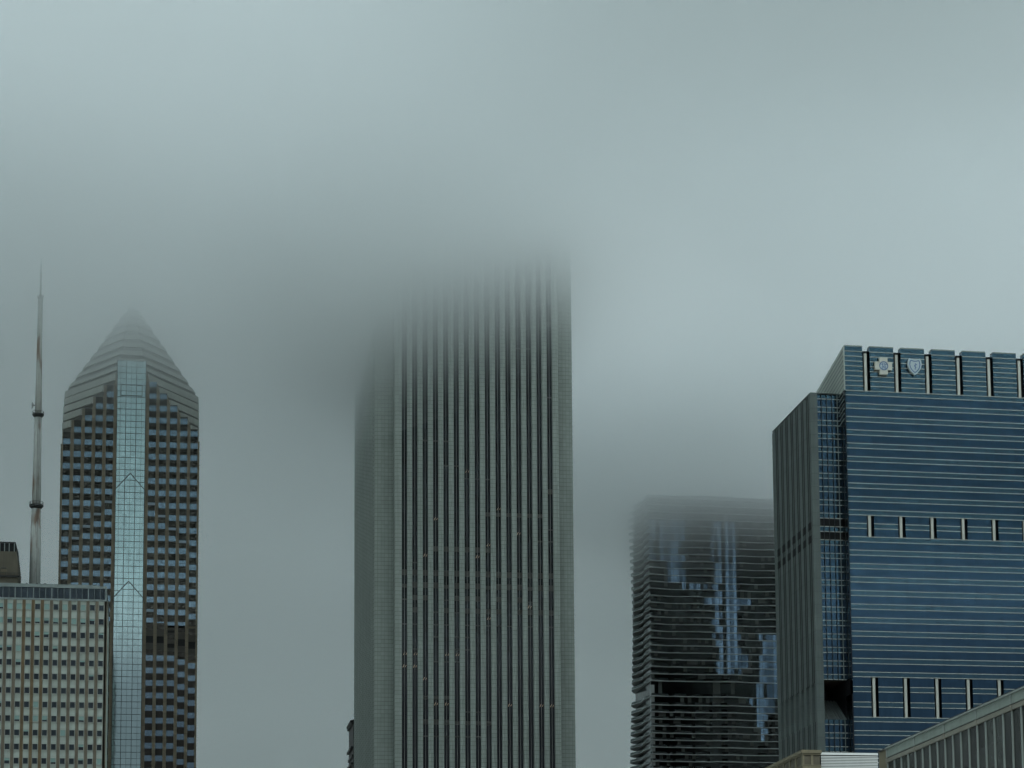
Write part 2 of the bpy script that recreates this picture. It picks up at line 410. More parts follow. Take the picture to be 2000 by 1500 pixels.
# ================================================================== TWO: granite tower with the pyramid crown
s2 = 0.1625
Y = depth_y(250, 1000, s2); YT = Y
X = lambda px, py=1000: gx(px, py, Y)
Z = lambda py, px=250: gz(px, py, Y)
tl, tr = X(116.3), X(388.2); TW = tr - tl; tc = (tl + tr) / 2
two = thing("granite_tower", "brown granite skyscraper with pale glass centre bay and pointed stepped crown", "skyscraper", (tc, Y, 0))
cols = [127.8, 148.7, 169.7, 190.6, 211.6, 295.6, 316.2, 336.8, 357.2, 377.4]
cx_ = [X(c) for c in cols]
hw = X(7.1 + 250) - X(250)
bl, br = X(225.4), X(281.6)
zstair = [Z(843, 128), Z(820, 149), Z(797, 170), Z(774, 191), Z(751, 212), Z(745, 296), Z(768, 317), Z(791, 337), Z(814, 357), Z(838, 377)]
zA = [None, Z(1052, 149), Z(1029, 170), Z(1005, 191), Z(981, 212), Z(985, 296), Z(1009, 317), Z(1034, 337), Z(1059, 357), None]
zB = [None, None, Z(1246, 170), Z(1220, 191), Z(1196, 212), Z(1196, 296), Z(1222, 317), Z(1246, 337), Z(1259, 357) - 400, None]
zB[8] = None
P1 = 2.4
def offs(c, z):
    if zB[c] is not None and z <= zB[c]: return 2
    if zA[c] is not None and z <= zA[c]: return 1
    return 0
zbase = 0.0
m = MB()
ztop_core = Z(735)
m.box(tl + 0.4, tr - 0.4, Y + 0.6, Y + TW - 0.4, 0, zstair[0], "granite_brown")
m.build("wall", two)
# piers: edges between columns
edges = []
xs = [tl] + cx_ + [tr]
for i in range(11):
    a = tl if i == 0 else (cx_[i - 1] + hw); b_ = tr if i == 10 else (cx_[i] - hw)
    if i == 5: continue
    edges.append((i, a, b_))
edges.append((5, cx_[4] + hw, bl)); edges.append((55, br, cx_[5] - hw))
for i, a, b_ in edges:
    L, R = (i - 1, i) if i not in (5, 55) else ((4, None) if i == 5 else (None, 5))
    if i == 0: L, R = None, 0
    if i == 10: L, R = 9, None
    def edge_z(zz, side):                                   # zone boundary height on the pier's left / right edge
        l = zz[L] if L is not None else None; r = zz[R] if R is not None else None
        if i == 5: return (l if side == 0 else (l + 4.2 if l is not None else None))
        if i == 55: return (r if side == 1 else (r + 4.2 if r is not None else None))
        if l is None and r is None: return None
        if l is None: return r if side == 1 else (r - 4.0)
        if r is None: return l if side == 0 else (l - 4.0)
        return l if side == 0 else r
    m = MB()
    # main zone up to the stair of the crown
    zl, zr = edge_z(zstair, 0), edge_z(zstair, 1)
    if zl is None: zl = zr - 3.8
    if zr is None: zr = zl - 3.8
    if i in (0, 10): zl = zr = min(zl, zr)
    y0_, y1_ = Y, Y + 0.7
    pl = [(a, y0_), (b_, y0_), (b_, y1_), (a, y1_)]
    m.prism(pl, 0, [zl, zr, zr, zl], "granite_brown")
    for q, zz in ((1, zA), (2, zB)):
        zl, zr = edge_z(zz, 0), edge_z(zz, 1)
        if zl is None or zr is None: continue
        y0_ = Y - P1 * q; pl = [(a, y0_), (b_, y0_), (b_, y0_ + P1), (a, y0_ + P1)]
        m.prism(pl, 0, [zl, zr, zr, zl], "granite_brown")
        m.prism([(a, y0_ - .12), (b_, y0_ - .12), (b_, y0_ - .003), (a, y0_ - .003)], [zl - .35, zr - .35, zr - .35, zl - .35], [zl, zr, zr, zl], "bar")
    m.build("pier", two)
# windows and spandrels
zrow0 = Z(856, 128); rp = (Z(856, 128) - Z(1290 + 0.0, 125)) / 18.0
PH = 1.38 - 0.62
win_list, pan_list, led = [], [], MB()
zmech = (Z(1288, 317), Z(1226, 317))
for c in range(10):
    bounds = [(0, zstair[c], None if zA[c] is None else zA[c])]
    for q in (0, 1, 2):
        top = (zstair, zA, zB)[q][c]
        if top is None: continue
        nxt = [zz[c] for zz in (zA, zB)[q:] if zz[c] is not None] if q < 2 else []
        bot = max(nxt) if nxt else 0.0
        bot = max(bot, 60.0)
        ya = Y - P1 * q + 0.28
        zo = zrow0 + q * 0.74 + 6 * rp
        if q and not (zmech[0] < top < zmech[1] + 1): led = MB(); led.box(cx_[c] - hw, cx_[c] + hw, ya - 0.25, ya + 0.3, top - 0.75, top, "ledge"); led.build("window_ledge", two); top -= 0.75
        k = 0
        while True:
            zb_ = zo - k * rp                               # top of blue band k
            k += 1
            if zb_ - rp > top + 8: continue
            if zb_ < bot: break
            bands = [(zb_, zb_ - 1.78, "b"), (zb_ - 1.78, zb_ - rp, "w")]
            for t_, b__, kd in bands:
                t_, b__ = min(t_, top), max(b__, bot)
                if t_ - b__ < 0.12: continue
                mech = zmech[0] < (t_ + b__) / 2 - q * 0.4 < zmech[1]
                if mech: continue
                (pan_list if (kd == "b" and not mech) else win_list).append((c, ya, b__, t_))
        lo_, hi_ = max(bot, zmech[0] + q * .4), min(top, zmech[1] + q * .4); d = hi_ - lo_
        if d > 0.5:
            m = MB()
            for f0, f1, mt in ((0, .16, "brown_pane"), (.16, .36, "louvre_brown"), (.36, .40, "black"), (.40, .58, "black"), (.58, .80, "louvre_brown"), (.80, 1.0, "brown_pane")):
                m.box(cx_[c] - hw, cx_[c] + hw, ya + (.25 if mt == "black" else 0), ya + .5, lo_ + d * f0, lo_ + d * f1, mt)
            for k in range(5): m.box(cx_[c] - hw + 2 * hw * (k + .5) / 5 - .04, cx_[c] - hw + 2 * hw * (k + .5) / 5 + .04, ya - .05, ya, lo_ + d * .16, lo_ + d * .36, "bar")
            m.build("plant_louvre", two)
        # backing so no gap opens between bands
def emit(lst, name, mat, rest_name):
    lst.sort(key=lambda t: -(t[3]))
    vis = [t for t in lst if t[2] > 118]
    ind = vis[:100]; rst = [t for t in lst if t not in set(ind)]
    for c, ya, b__, t_ in ind:
        m = MB(); m.box(cx_[c] - hw, cx_[c] + hw, ya, ya + 0.3, b__, t_, mat); m.build(name, two)
    m = MB()
    for c, ya, b__, t_ in rst: m.box(cx_[c] - hw, cx_[c] + hw, ya, ya + 0.3, b__, t_, mat)
    o = m.build(rest_name, two); o["kind"] = "stuff"
emit(win_list, "window", "brown_pane", "lower_window")
emit(pan_list, "spandrel_panel", "blue_panel", "lower_spandrel_panel")
# centre glass bay
zbt = Z(704, 256)
m = MB(); m.box(bl, br, Y - P1 * 2 - 0.15, Y + 1.0, 0, Z(1141, 252) - 6, "bay_glass")
zc1, zc2 = Z(1141, 252), Z(928, 254); bm = (bl + br) / 2
def gable(m, y0_, y1_, zb, ztop, zsh, mat):
    i = len(m.v)
    pts = [(bl, zb), (br, zb), (br, zsh), (bm, ztop), (bl, zsh)]
    m.v += [(x, y0_, z) for x, z in pts] + [(x, y1_, z) for x, z in pts]
    n = 5
    for k in range(n):
        j = (k + 1) % n; m.f.append((i + k, i + n + k, i + n + j, i + j)); m.mi.append(m._m(mat))
    m.f.append(tuple(i + k for k in range(n))); m.mi.append(m._m(mat)); m.f.append(tuple(i + n + k for k in reversed(range(n)))); m.mi.append(m._m(mat))
m = MB()
gable(m, Y - P1 * 2 - 0.1, Y - P1 - 0.11, 0, zc1, zc1 - 5.2, "bay_glass")
gable(m, Y - P1 - 0.1, Y - 0.11, 0, zc2, zc2 - 5.2, "bay_glass")
m.box(bl, br, Y - 0.1, Y + 1.0, 0, zbt, "bay_glass")
bay = m.build("glass_bay", two)
m = MB()
def bayfront(x, z):
    q = 0
    for qq, zc in ((1, zc2), (2, zc1)):
        if z < zc - abs(x - bm) / (br - bm) * 5.2: q = qq
    return Y - 0.1 - P1 * q
bw_ = br - bl
fx = [(0.0, .16), (0.115, .07), (0.31, .17), (0.49, .07), (0.67, .17), (0.86, .07), (1.0, .16)]
segs = [(0, zc1 - 5.2), (zc1 - 5.2, zc1), (zc1, zc2 - 5.2), (zc2 - 5.2, zc2), (zc2, zbt)]
for f_, w in fx:
    xx = bl + f_ * bw_
    tops = sorted([0.0, zc1 - abs(xx - bm) / (bw_ / 2) * 5.2, zc2 - abs(xx - bm) / (bw_ / 2) * 5.2, zbt])
    for a, b_ in zip(tops, tops[1:]):
        yy = bayfront(xx, (a + b_) / 2); m.box(xx - w / 2, xx + w / 2, yy - 0.08, yy - 0.002, a, b_, "bar")
k = 0; zz = zbt - 0.2
while zz > 60:
    xa = bl
    q = 0
    for a, b_ in ((bl, bm), (bm, br)):
        # split where the fold crosses this level
        ps = [a, b_]
        for zc in (zc1, zc2):
            if zc - 5.2 < zz < zc:
                d = (zc - zz) / 5.2 * bw_ / 2; xx = bm - d if a == bl else bm + d; ps.append(xx)
        ps.sort()
        for c0, c1 in zip(ps, ps[1:]):
            yy = bayfront((c0 + c1) / 2, zz); w = 0.15 if k % 2 == 0 else 0.10
            m.box(c0, c1, yy - 0.07, yy - 0.004, zz - w / 2, zz + w / 2, "bar")
    zz -= rp / 2; k += 1
for q, zc in ((2, zc1), (1, zc2)):
    yy = Y - 0.1 - P1 * q - 0.06
    m.bar((bl, yy, zc - 5.2), (bm, yy, zc), 0.22, "bar"); m.bar((bm, yy, zc), (br, yy, zc - 5.2), 0.22, "bar")
yy = Y - 0.16; za, zb_ = Z(752, 256), Z(773, 256); xa, xb = bl + .13 * bw_, bl + .87 * bw_
for p, q in (((xa, za), (xb, za)), ((xb, za), (xb, zb_)), ((xb, zb_), (xa, zb_)), ((xa, zb_), (xa, za))): m.bar((p[0], yy, p[1]), (q[0], yy, q[1]), 0.22, "bar")
sub(m, "glazing_bar", bay, two)
# crown: one folded tier per storey, stepping back from the stair in the face
def tier(z0, z1, b0, b1, W0, W1, name="crown_tier", last=False):
    """8-sided ring: flat front from -b..b, sides folding back to the corner at +-W"""
    def plan(b, W, inset, z):
        b = max(b - inset, 0.4); W = max(W - inset, b + 0.3)
        d = min((W - b) * 1.12, TW / 2 - 1.0)
        o = TW / 2 - W if W < TW / 2 - 0.5 else 0.0          # the whole tier shrinks towards the centre above the shoulders
        yf = Y + 0.9 + inset + o * 0.35; yb = Y + TW - 0.9 - inset - o * 0.35
        d = min(d, (yb - yf) / 2 - 0.3)
        return [(tc - b, yf), (tc + b, yf), (tc + W, yf + d), (tc + W, yb - d), (tc + b, yb), (tc - b, yb), (tc - W, yb - d), (tc - W, yf + d)]
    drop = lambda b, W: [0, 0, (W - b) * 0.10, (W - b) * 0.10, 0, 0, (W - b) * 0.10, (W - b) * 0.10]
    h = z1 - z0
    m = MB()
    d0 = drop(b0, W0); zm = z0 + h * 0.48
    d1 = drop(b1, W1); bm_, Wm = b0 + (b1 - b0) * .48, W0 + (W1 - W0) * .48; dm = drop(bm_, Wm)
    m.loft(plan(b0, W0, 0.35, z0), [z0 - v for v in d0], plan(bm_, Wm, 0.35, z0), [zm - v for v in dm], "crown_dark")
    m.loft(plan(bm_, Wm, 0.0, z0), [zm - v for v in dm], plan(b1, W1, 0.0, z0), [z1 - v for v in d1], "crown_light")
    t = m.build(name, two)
    return t
half = TW / 2 - 0.15
bst = [cx_[0] + hw, cx_[1] + hw, cx_[2] + hw, cx_[3] + hw, cx_[4] + hw]
zst = [zstair[0], zstair[1], zstair[2], zstair[3], zstair[4], Z(728, 225)]
m = MB()
for i in range(5):
    b0 = tc - bst[i] + 0.3 if i < 4 else tc - bl + 1.0
    tier(zst[i], zst[i + 1] + 0.02, b0, b0, half, half)
    # flat wall behind the windows of the remaining columns
    m.box(tc - b0 + .5, tc + b0 - .5, Y + 0.62, Y + 0.95, zst[i], zst[i + 1], "granite_brown")
m.build("crown_wall", two)
zz = zst[5]; ztip = Z(578); nt = 9
for i in range(nt):
    f0, f1 = i / nt, (i + 1) / nt
    z0, z1 = zz + (ztip - zz) * f0, zz + (ztip - zz) * f1
    W, W_ = half * (1 - f0 * 0.97), half * (1 - f1 * 0.97); b0, b1 = [max(0.4, (bm - bl) * (1 - f * 1.05) + 0.5) for f in (f0, f1)]
    tier(z0, z1, b0, b1, W, W_)
m = MB(); m.lathe(tc, Y + TW / 2, [(ztip - 8, 1.2), (ztip + 12, 0.5), (ztip + 24, 0.15)], "crown_light", 10); m.build("spire", two)
# ================================================================== AON-like: tall granite shaft with black window strips
s3 = 0.165
Y = depth_y(930, 1200, s3); YA = Y
X = lambda px, py=1200: gx(px, py, Y)
Z = lambda py, px=930: gz(px, py, Y)
x_left, x_r = X(771.2), X(1094.2)
stripx = [X(785.0 + 20.49 * k) for k in range(15)]; sw = X(10.2 + 900) - X(900)
RN = 6.0                                                    # depth of the corner notch
YN = Y + RN
XW = gx(731.5, 1200, YN); XE = gx(1121.5, 1200, YN)
LW = 80.0
ZTOP = 346.0
aon = thing("granite_shaft_tower", "tall grey granite tower striped with black window strips, top lost in cloud", "skyscraper", ((XW + XE) / 2, Y, 0))
m = MB()
m.box(x_left + .02, x_r - .02, Y + 0.75, Y + LW + 2 * RN, 0, ZTOP, "white_granite")
m.box(XW, XE, YN, YN + LW, 0, ZTOP - 0.5, "white_granite")
m.build("wall", aon)
floor_h = 4.03
zf0 = Z(1126.5)                                             # bottom of the louvred storey
nfl = int(ZTOP // floor_h)
import itertools
rnd = random.Random(11)
marks = {}
for fl in range(-40, 60):                                   # storeys with blinds or lit ceilings, in runs of bays
    k = -1
    if rnd.random() < 0.55:
        for _ in range(rnd.choice((1, 1, 2))):
            a = rnd.randint(0, 14); n = rnd.choice((1, 2, 2, 3, 4, 6)); t = rnd.choice((0.35, 0.35, 0.5, 0.5, 0.5, 1.7, 1.3))
            for q in range(a, min(15, a + n)): marks[(fl, q)] = t
for q in range(15):
    marks[(0, q)] = 1.9; marks[(-1, q)] = 1.9 if q % 4 else 1.2; marks[(-2, q)] = rnd.choice((0, 1.7, 0.4, 1.7)); marks[(-3, q)] = rnd.choice((0, 0.4, 1.7, 1.7)); marks[(-4, q)] = rnd.choice((0, .4, .4, 0))
for fl, q in list(marks):
    if fl < -13: marks.pop((fl, q))
def face(mapf, name_strip, name_pier, strips, a0, a1, zlo, zhi, mark):
    """vertical strips and V-shaped piers along one face; mapf(u, d) gives plan coordinates (d > 0 is outwards)"""
    def pr(m, us, zb, zt, mat):
        pts = [mapf(u, d) for u, d in us]; m.prism(pts, zb, zt, mat)
    edges = []
    prev = a0
    for u in strips: edges.append((prev, u)); prev = u + sw
    edges.append((prev, a1))
    for a, b_ in edges:
        m = MB(); mid = (a + b_) / 2
        pr(m, [(a, -0.75), (a, 0.05), (mid, 0.38), (b_, 0.05), (b_, -0.75)], zlo, zhi, "white_granite")
        m.build(name_pier, aon)
    for i, u in enumerate(strips):
        m = MB(); c = u + sw / 2; g = 0.06
        pr(m, [(u, -0.75), (u, -0.45), (u + sw, -0.45), (u + sw, -0.75)], zlo, zhi, "strip_glass")
        o = m.build(name_strip, aon)
        m = MB(); pr(m, [(c - g, -0.449), (c - g, -0.25), (c + g, -0.25), (c + g, -0.449)], zlo, zhi, "strip_bar")
        for fl in range(-40, 60):
            zb_ = zf0 + fl * floor_h
            t = mark.get((fl, i), 0)
            if t and zlo < zb_ and zb_ + t < zhi:
                for e0, e1 in ((u, c - g), (c + g, u + sw)):
                    pr(m, [(e0, -0.449), (e0, -0.40), (e1, -0.40), (e1, -0.449)], zb_, zb_ + t, "strip_blind")
        sub(m, "mullion", o, aon)
face(lambda u, d: (u, Y - d), "window_strip", "pier", stripx, x_left, x_r, 60.0, ZTOP, marks)
off = RN * 1.0
wst = [YN + 2.2 + (LW - 4.4) / 15 * (k + 0.27) for k in range(15)]
lamp_m = bpy.data.materials.new("warm_ceiling_lamp"); lamp_m.use_nodes = True
_b = lamp_m.node_tree.nodes["Principled BSDF"]; _b.inputs["Base Color"].default_value = (0.5, 0.4, 0.3, 1); _b.inputs["Emission Color"].default_value = (1.0, 0.62, 0.34, 1); _b.inputs["Emission Strength"].default_value = 0.12
MAT["lamp"] = lamp_m
lamps = {}
for i, fl in ((0, -7), (1, -7), (4, -7), (0, -8), (1, -8), (2, -9), (3, -11), (4, -11), (10, -11), (13, -11), (14, -11), (5, -7), (2, 1), (7, 1), (8, 2), (11, 3), (3, 4), (9, 5), (6, 8), (12, -3), (8, -4)): lamps.setdefault(i, []).append(fl)
strip_objs = [o for o in aon.children if o.name.startswith("window_strip")]
for i, fls in lamps.items():
    m = MB()
    for fl in fls:
        u = stripx[i] + 0.12 + 0.2 * (fl % 3); z = zf0 + fl * floor_h + 2.2
        m.bar((u, Y + 0.43, z), (u + .45, Y + .43, z + .95), 0.11, "lamp"); m.bar((u + .8, Y + 0.43, z + .1), (u + 1.1, Y + .43, z + .75), 0.09, "lamp")
    sub(m, "ceiling_lamp", strip_objs[i], aon)
face(lambda u, d: (XW - d, u), "side_window_strip", "side_pier", wst, YN + 2.2, YN + LW - 2.2, 60.0, ZTOP - 0.5, {})
m = MB(); m.box(XW - 0.1, XE + 0.1, Y - 0.65, Y + LW + 2 * RN, 0, 60.0, "white_granite"); m.build("base", aon)

# ================================================================== slim balcony building peeping out behind it
YS = Y + LW + 60
slim = thing("balcony_block", "sliver of dark balcony tower behind the striped granite tower", "building", (gx(700, 1450, YS), YS, 0))
xa = gx(690.3, 1450, YS); m = MB(); zt_ = gz(688, 1408, YS)
m.box(xa, xa + 22, YS + 1, YS + 22, 0, zt_, "dark_metal"); m.build("wall", slim)
for k in range(9):
    z = zt_ - 1.2 - k * 3.05; m = MB(); w = 0.7 + 0.5 * (k % 2) if k else 1.0
    if k in (1, 2): continue
    m.box(xa - w * .8, xa + 20, YS, YS + 20, z, z + 0.9, "dark_metal"); m.build("balcony", slim)
m = MB(); m.prism([(xa - 1.2, YS), (xa + 12, YS), (xa + 12, YS + 18), (xa - 1.2, YS + 18)], zt_ - .6, [zt_ + .2, zt_ + 3.5, zt_ + 3.5, zt_ + .2], "dark_metal"); m.build("roof", slim)

# ================================================================== tower of rippling balconies
s4 = 0.214
Y = depth_y(1300, 1200, s4); YQ = Y
X = lambda px, py=1250: gx(px, py, Y)
Z = lambda py, px=1300: gz(px, py, Y)
ql, qr = X(1270), X(1580); QD = 33.0
aqua = thing("balcony_tower", "dark glass tower with rippling white edged balcony slabs, roof veiled by cloud", "skyscraper", ((ql + qr) / 2, Y, 0))
zs = [Z(y) for y in (1360,)]
fh = (Z(1205.5) - Z(1330)) / 9.0
levels = [Z(1330) + fh * k for k in range(0, 30)]           # slab tops from the plant floor upwards
z0s = Z(1360)
below = [z0s] + [Z(1377) - fh * 0.985 * k for k in range(0, 14)]
ztop = levels[26]
levels = levels[:27]
slabs = sorted(levels + below)
def nz1(t, seed): return math.sin(t * 1.0 + seed) * .6 + math.sin(t * 2.3 + seed * 1.7) * .4
POOLS = [  # patches of bare sky-reflecting glass on the face, as (u range, height range), u in photo columns at this face
    ((1273, 1308), (1022, 1090)), ((1308, 1337), (1015, 1135)), ((1337, 1374), (1136, 1148)), ((1318, 1345), (1128, 1140)),
    ((1395, 1437), (1018, 1090)), ((1400, 1438), (1090, 1205)), ((1376, 1465), (1162, 1180)), ((1397, 1440), (1205, 1262)), ((1403, 1440), (1262, 1310)),
    ((1425, 1455), (1277, 1305)), ((1490, 1520), (1238, 1275)), ((1486, 1520), (1275, 1338)), ((1475, 1520), (1338, 1362)), ((1470, 1510), (1362, 1385)), ((1470, 1490), (1385, 1412)), ((1482, 1489), (1412, 1440))]
pools = [(X((a)), X((b_)), Z(d), Z(c)) for (a, b_), (c, d) in POOLS]
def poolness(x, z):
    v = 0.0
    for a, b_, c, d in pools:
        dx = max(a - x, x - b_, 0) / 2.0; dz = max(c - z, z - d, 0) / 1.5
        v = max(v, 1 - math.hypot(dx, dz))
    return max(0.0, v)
def south_out(x, z):
    u = (x - ql)
    o = 1.5 + 0.8 * math.sin(u / 5.2 + z * 0.012) + 0.45 * math.sin(u / 2.9 - z * 0.03 + 1.0)
    if z < Z(1200): o += 0.9 * math.exp(-((x - X(1320)) / 2.0) ** 2)
    if z < Z(1370): o += 0.9 * math.exp(-((x - X(1366)) / 2.2) ** 2)
    return max(0.25, o * (1 - 0.85 * poolness(x, z)))
def west_out(y, z):
    v = y - Y
    o = 1.3 + 1.1 * math.sin(v / 4.6 + 0.7 + z * 0.016) + 0.9 * math.sin(v / 2.7 + z * 0.03)
    o += 1.6 * math.exp(-((v - QD + 2) / 5.0) ** 2)
    return max(0.25, o)
def slab_plan(z):
    pts = []
    n = 56
    for k in range(n + 1):                                   # south edge, west to east
        x = ql + (qr - ql) * k / n; pts.append((x, Y - south_out(x, z)))
    pts.append((qr + 1.2, Y)); pts.append((qr + 1.2, Y + QD))
    pts.append((qr, Y + QD + 1.2)); pts.append((ql, Y + QD + 1.2))
    n = 22
    for k in range(n + 1):                                   # west edge, north to south
        y = Y + QD - (QD) * k / n; pts.append((ql - west_out(y, z), y))
    # rounded south-west corner
    a, b_ = west_out(Y, z), south_out(ql, z)
    for k in range(1, 5):
        t = k / 5 * math.pi / 2; pts.append((ql - a * math.cos(t), Y - b_ * math.sin(t)))
    return pts
for z in slabs:
    m = MB(); m.prism(slab_plan(z), z - 0.24, z, "slab"); m.build("balcony_slab", aqua)
zall = [slabs[0] - 3.0] + slabs
gs = MB(); gw = MB(); colr = [random.random() for _ in range(60)]
for lo, hi in zip(slabs, slabs[1:]):
    n = 44; dxm = (qr - ql) / n
    for k in range(n):
        xa, xb = ql + dxm * k, ql + dxm * (k + 1)
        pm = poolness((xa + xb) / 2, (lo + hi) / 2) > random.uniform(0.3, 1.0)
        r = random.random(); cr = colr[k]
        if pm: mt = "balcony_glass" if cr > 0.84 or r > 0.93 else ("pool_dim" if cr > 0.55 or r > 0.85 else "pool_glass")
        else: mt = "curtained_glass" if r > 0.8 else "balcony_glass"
        gs.poly([(xa, Y, lo), (xb, Y, lo), (xb, Y, hi), (xa, Y, hi)], mt)
    n = 16; dy = QD / n
    for k in range(n):
        ya, yb = Y + dy * k, Y + dy * (k + 1)
        gw.poly([(ql, yb, lo), (ql, ya, lo), (ql, ya, hi), (ql, yb, hi)], "rail" if random.random() > 0.6 else "balcony_glass")
gs.build("south_glazing", aqua); gw.build("west_glazing", aqua)
m = MB(); m.box(ql + .3, qr - .3, Y + .3, Y + QD, 0, ztop - 0.4, "core_dark"); m.box(ql, qr, Y - .8, Y + .3, 0, slabs[0] - .3, "slab"); m.build("wall", aqua)
m = MB(); m.box(ql - 0.3, ql + 1.4, Y - 0.35, Y + 0.5, slabs[0], Z(1338), "slab"); m.build("corner_column", aqua)
m = MB(); m.box(X(1338), X(1445), Y + 8, Y + 26, ztop, ztop + 3.6, "slab"); m.build("roof_plant_room", aqua)
for z in slabs:                                              # glass rails on the balconies, one part per unbroken run
    pl = slab_plan(z); run = None
    def close():
        global run
        if run is not None and len(run.f) > 1: run.build("balcony_rail", aqua)
        run = None
    for (xa, ya), (xb, yb) in zip(pl[0:57], pl[1:57]):
        if poolness((xa + xb) / 2, z + 1) > 0.2 or poolness((xa + xb) / 2, z - 1) > 0.5: close(); continue
        run = run or MB()
        run.poly([(xa, ya + .12, z), (xb, yb + .12, z), (xb, yb + .12, z + .95), (xa, ya + .12, z + .95)], "balcony_glass")
    close()
    seq = pl[61:]
    for (xa, ya), (xb, yb) in zip(seq, seq[1:]):
        run = run or MB()
        run.poly([(xa + .12, ya, z), (xb + .12, yb, z), (xb + .12, yb, z + .95), (xa + .12, ya, z + .95)], "rail")
    close()

# ================================================================== blue glass tower with the two emblems
s5 = 0.154
Y = depth_y(1657, 1000, s5); YB_ = Y
X = lambda px, py=1027: gx(px, py, Y)
Z = lambda py, px=1657: gz(px, py, Y)
bx0, bx1 = X(1658.2), X(2110)
BD = 45.0
blue = thing("blue_glass_tower", "blue glass office tower with cream ledges and two white emblems at its top", "skyscraper", ((bx0 + bx1) / 2, Y, 0))
zT = Z(676, 1653)
zA_ = Z(787.5); p = (zA_ - Z(1285.5, 1667)) / 19.0
zl = [zA_ - p * k for k in range(-0, 21)] + [Z(1341, 1672), Z(1371, 1673), Z(1400.5, 1674), Z(1427, 1675), Z(1454, 1676), Z(1480.5, 1677), Z(1507, 1677)]
while zl[-1] > 12: zl.append(zl[-1] - p)
zcr = Z(771, 1655)                                           # foot of the crown
sl0 = X(1692.8); sl1 = X(1707.2); spx = X(1692.8 + 61.25) - sl0
slots = [(sl0 + spx * k, sl1 + spx * k) for k in range(7) if sl0 + spx * k < bx1 - 3]
def pieces(slot):
    if not slot: return [(bx0, bx1)]
    out, a = [], bx0
    for u, v in slots: out.append((a, u)); a = v
    out.append((a, bx1)); return out
SD = 2.6
def band(zb, zt_, mat, slot, name, proud=0.0, par=None):
    m = MB()
    for a, b_ in pieces(slot): m.box(a, b_, Y - proud, Y + (SD if proud == 0 else -0.0), zb, zt_, mat)
    return m.build(name, blue)
LH = 0.21
ledges = []
for k in range(len(zl) - 1):
    zt_ = zl[k]; zsp = zt_ - 0.377 * (p if k < 20 else (zl[k] - zl[k + 1]) * 0.87); zn = zl[k + 1]
    slot_w = k in (8, 9) or k in (20, 21, 22)
    slot_s = k in (9,) or k in (21, 22)
    if k == 23: slot_s = False
    band(zsp, zt_, "teal_glass", slot_s, "spandrel_band")
    band(zn, zsp, "navy_glass", slot_w, "window_band")
    for z, sl in ((zt_, slot_s), (zsp, slot_s or (k == 20 and False))):
        m = MB()
        for a, b_ in pieces(sl): m.box(a, b_, Y - 0.22, Y - 0.003, z - LH / 2, z + LH / 2, "ledge_cream")
        m.build("ledge", blue)
zl_hi = Z(771.2, 1655); band(zA_, zl_hi, "navy_glass", False, "window_band")
zsl = Z(762.4, 1655); band(zl_hi, zsl, "teal_glass", False, "spandrel_band")
for z in (zl_hi, zsl):
    m = MB(); m.box(bx0, bx1, Y - 0.22, Y - 0.003, z - LH / 2, z + LH / 2, "ledge_cream"); m.build("ledge", blue)
nb = 9; hcr = (zT - zsl) / nb
for k in range(nb):
    band(zsl + hcr * k, zsl + hcr * (k + 1), "teal_glass", True, "crown_band")
    if k:
        m = MB()
        for a, b_ in pieces(True): m.box(a, b_, Y - 0.2, Y - 0.003, zsl + hcr * k - LH / 2, zsl + hcr * k + LH / 2, "ledge_cream")
        m.build("ledge", blue)
m = MB()
for a, b_ in pieces(True): m.box(a, b_, Y - 0.05, Y + SD, zT + 0.004, zT + 0.35, "crown_light")
m.build("parapet", blue)
zmid = [(zl[10], zl[8] - .377 * p), (zl[23], zl[20] - .377 * p)]
for u, v in slots:
    for zb, zt_ in [(zsl + LH / 2, zT - 2.0)] + [(a + LH / 2, b_ - LH / 2) for a, b_ in zmid]:
        m = MB(); c = u + (v - u) * 0.42; m.box(c - 0.4, c + 0.4, Y + 0.05, Y + 0.6, zb, zt_, "cream"); m.build("fin", blue)
m = MB(); m.box(bx0 + .02, bx1 - .02, Y + SD + .003, Y + 5, 0, zT - 0.5, "core_dark"); m.box(bx0 + .02, bx1 - .02, Y + 5, Y + BD, 0, zT - 8, "core_dark"); m.box(bx0, bx1, Y, Y + SD, 0, zl[-1] - .2, "teal_glass"); m.build("wall", blue)
# west end wall of the upper block: pale ribbed screen with a raked top
m = MB(); xw = bx0 - 0.02; zw0 = gz(1596, 770, Y + 5.6)
ya, yb = Y + 0.01, Y + 31.0
RAKE = 5.6
m.prism([(xw - 0.4, ya), (xw, ya), (xw, yb), (xw - 0.4, yb)], zw0 - 0.3, [zT, zT, zT - RAKE, zT - RAKE], "screen_metal")
ws = m.build("end_screen", blue)
m = MB()
for k in range(1, 16):
    m.bar((xw - .45, ya + .1, zT - k * 1.5), (xw - .45, yb - .1, zT - RAKE - k * 1.5), 0.22, "grey_frame", (1, 0, 0))
sub(m, "screen_rib", ws, blue)
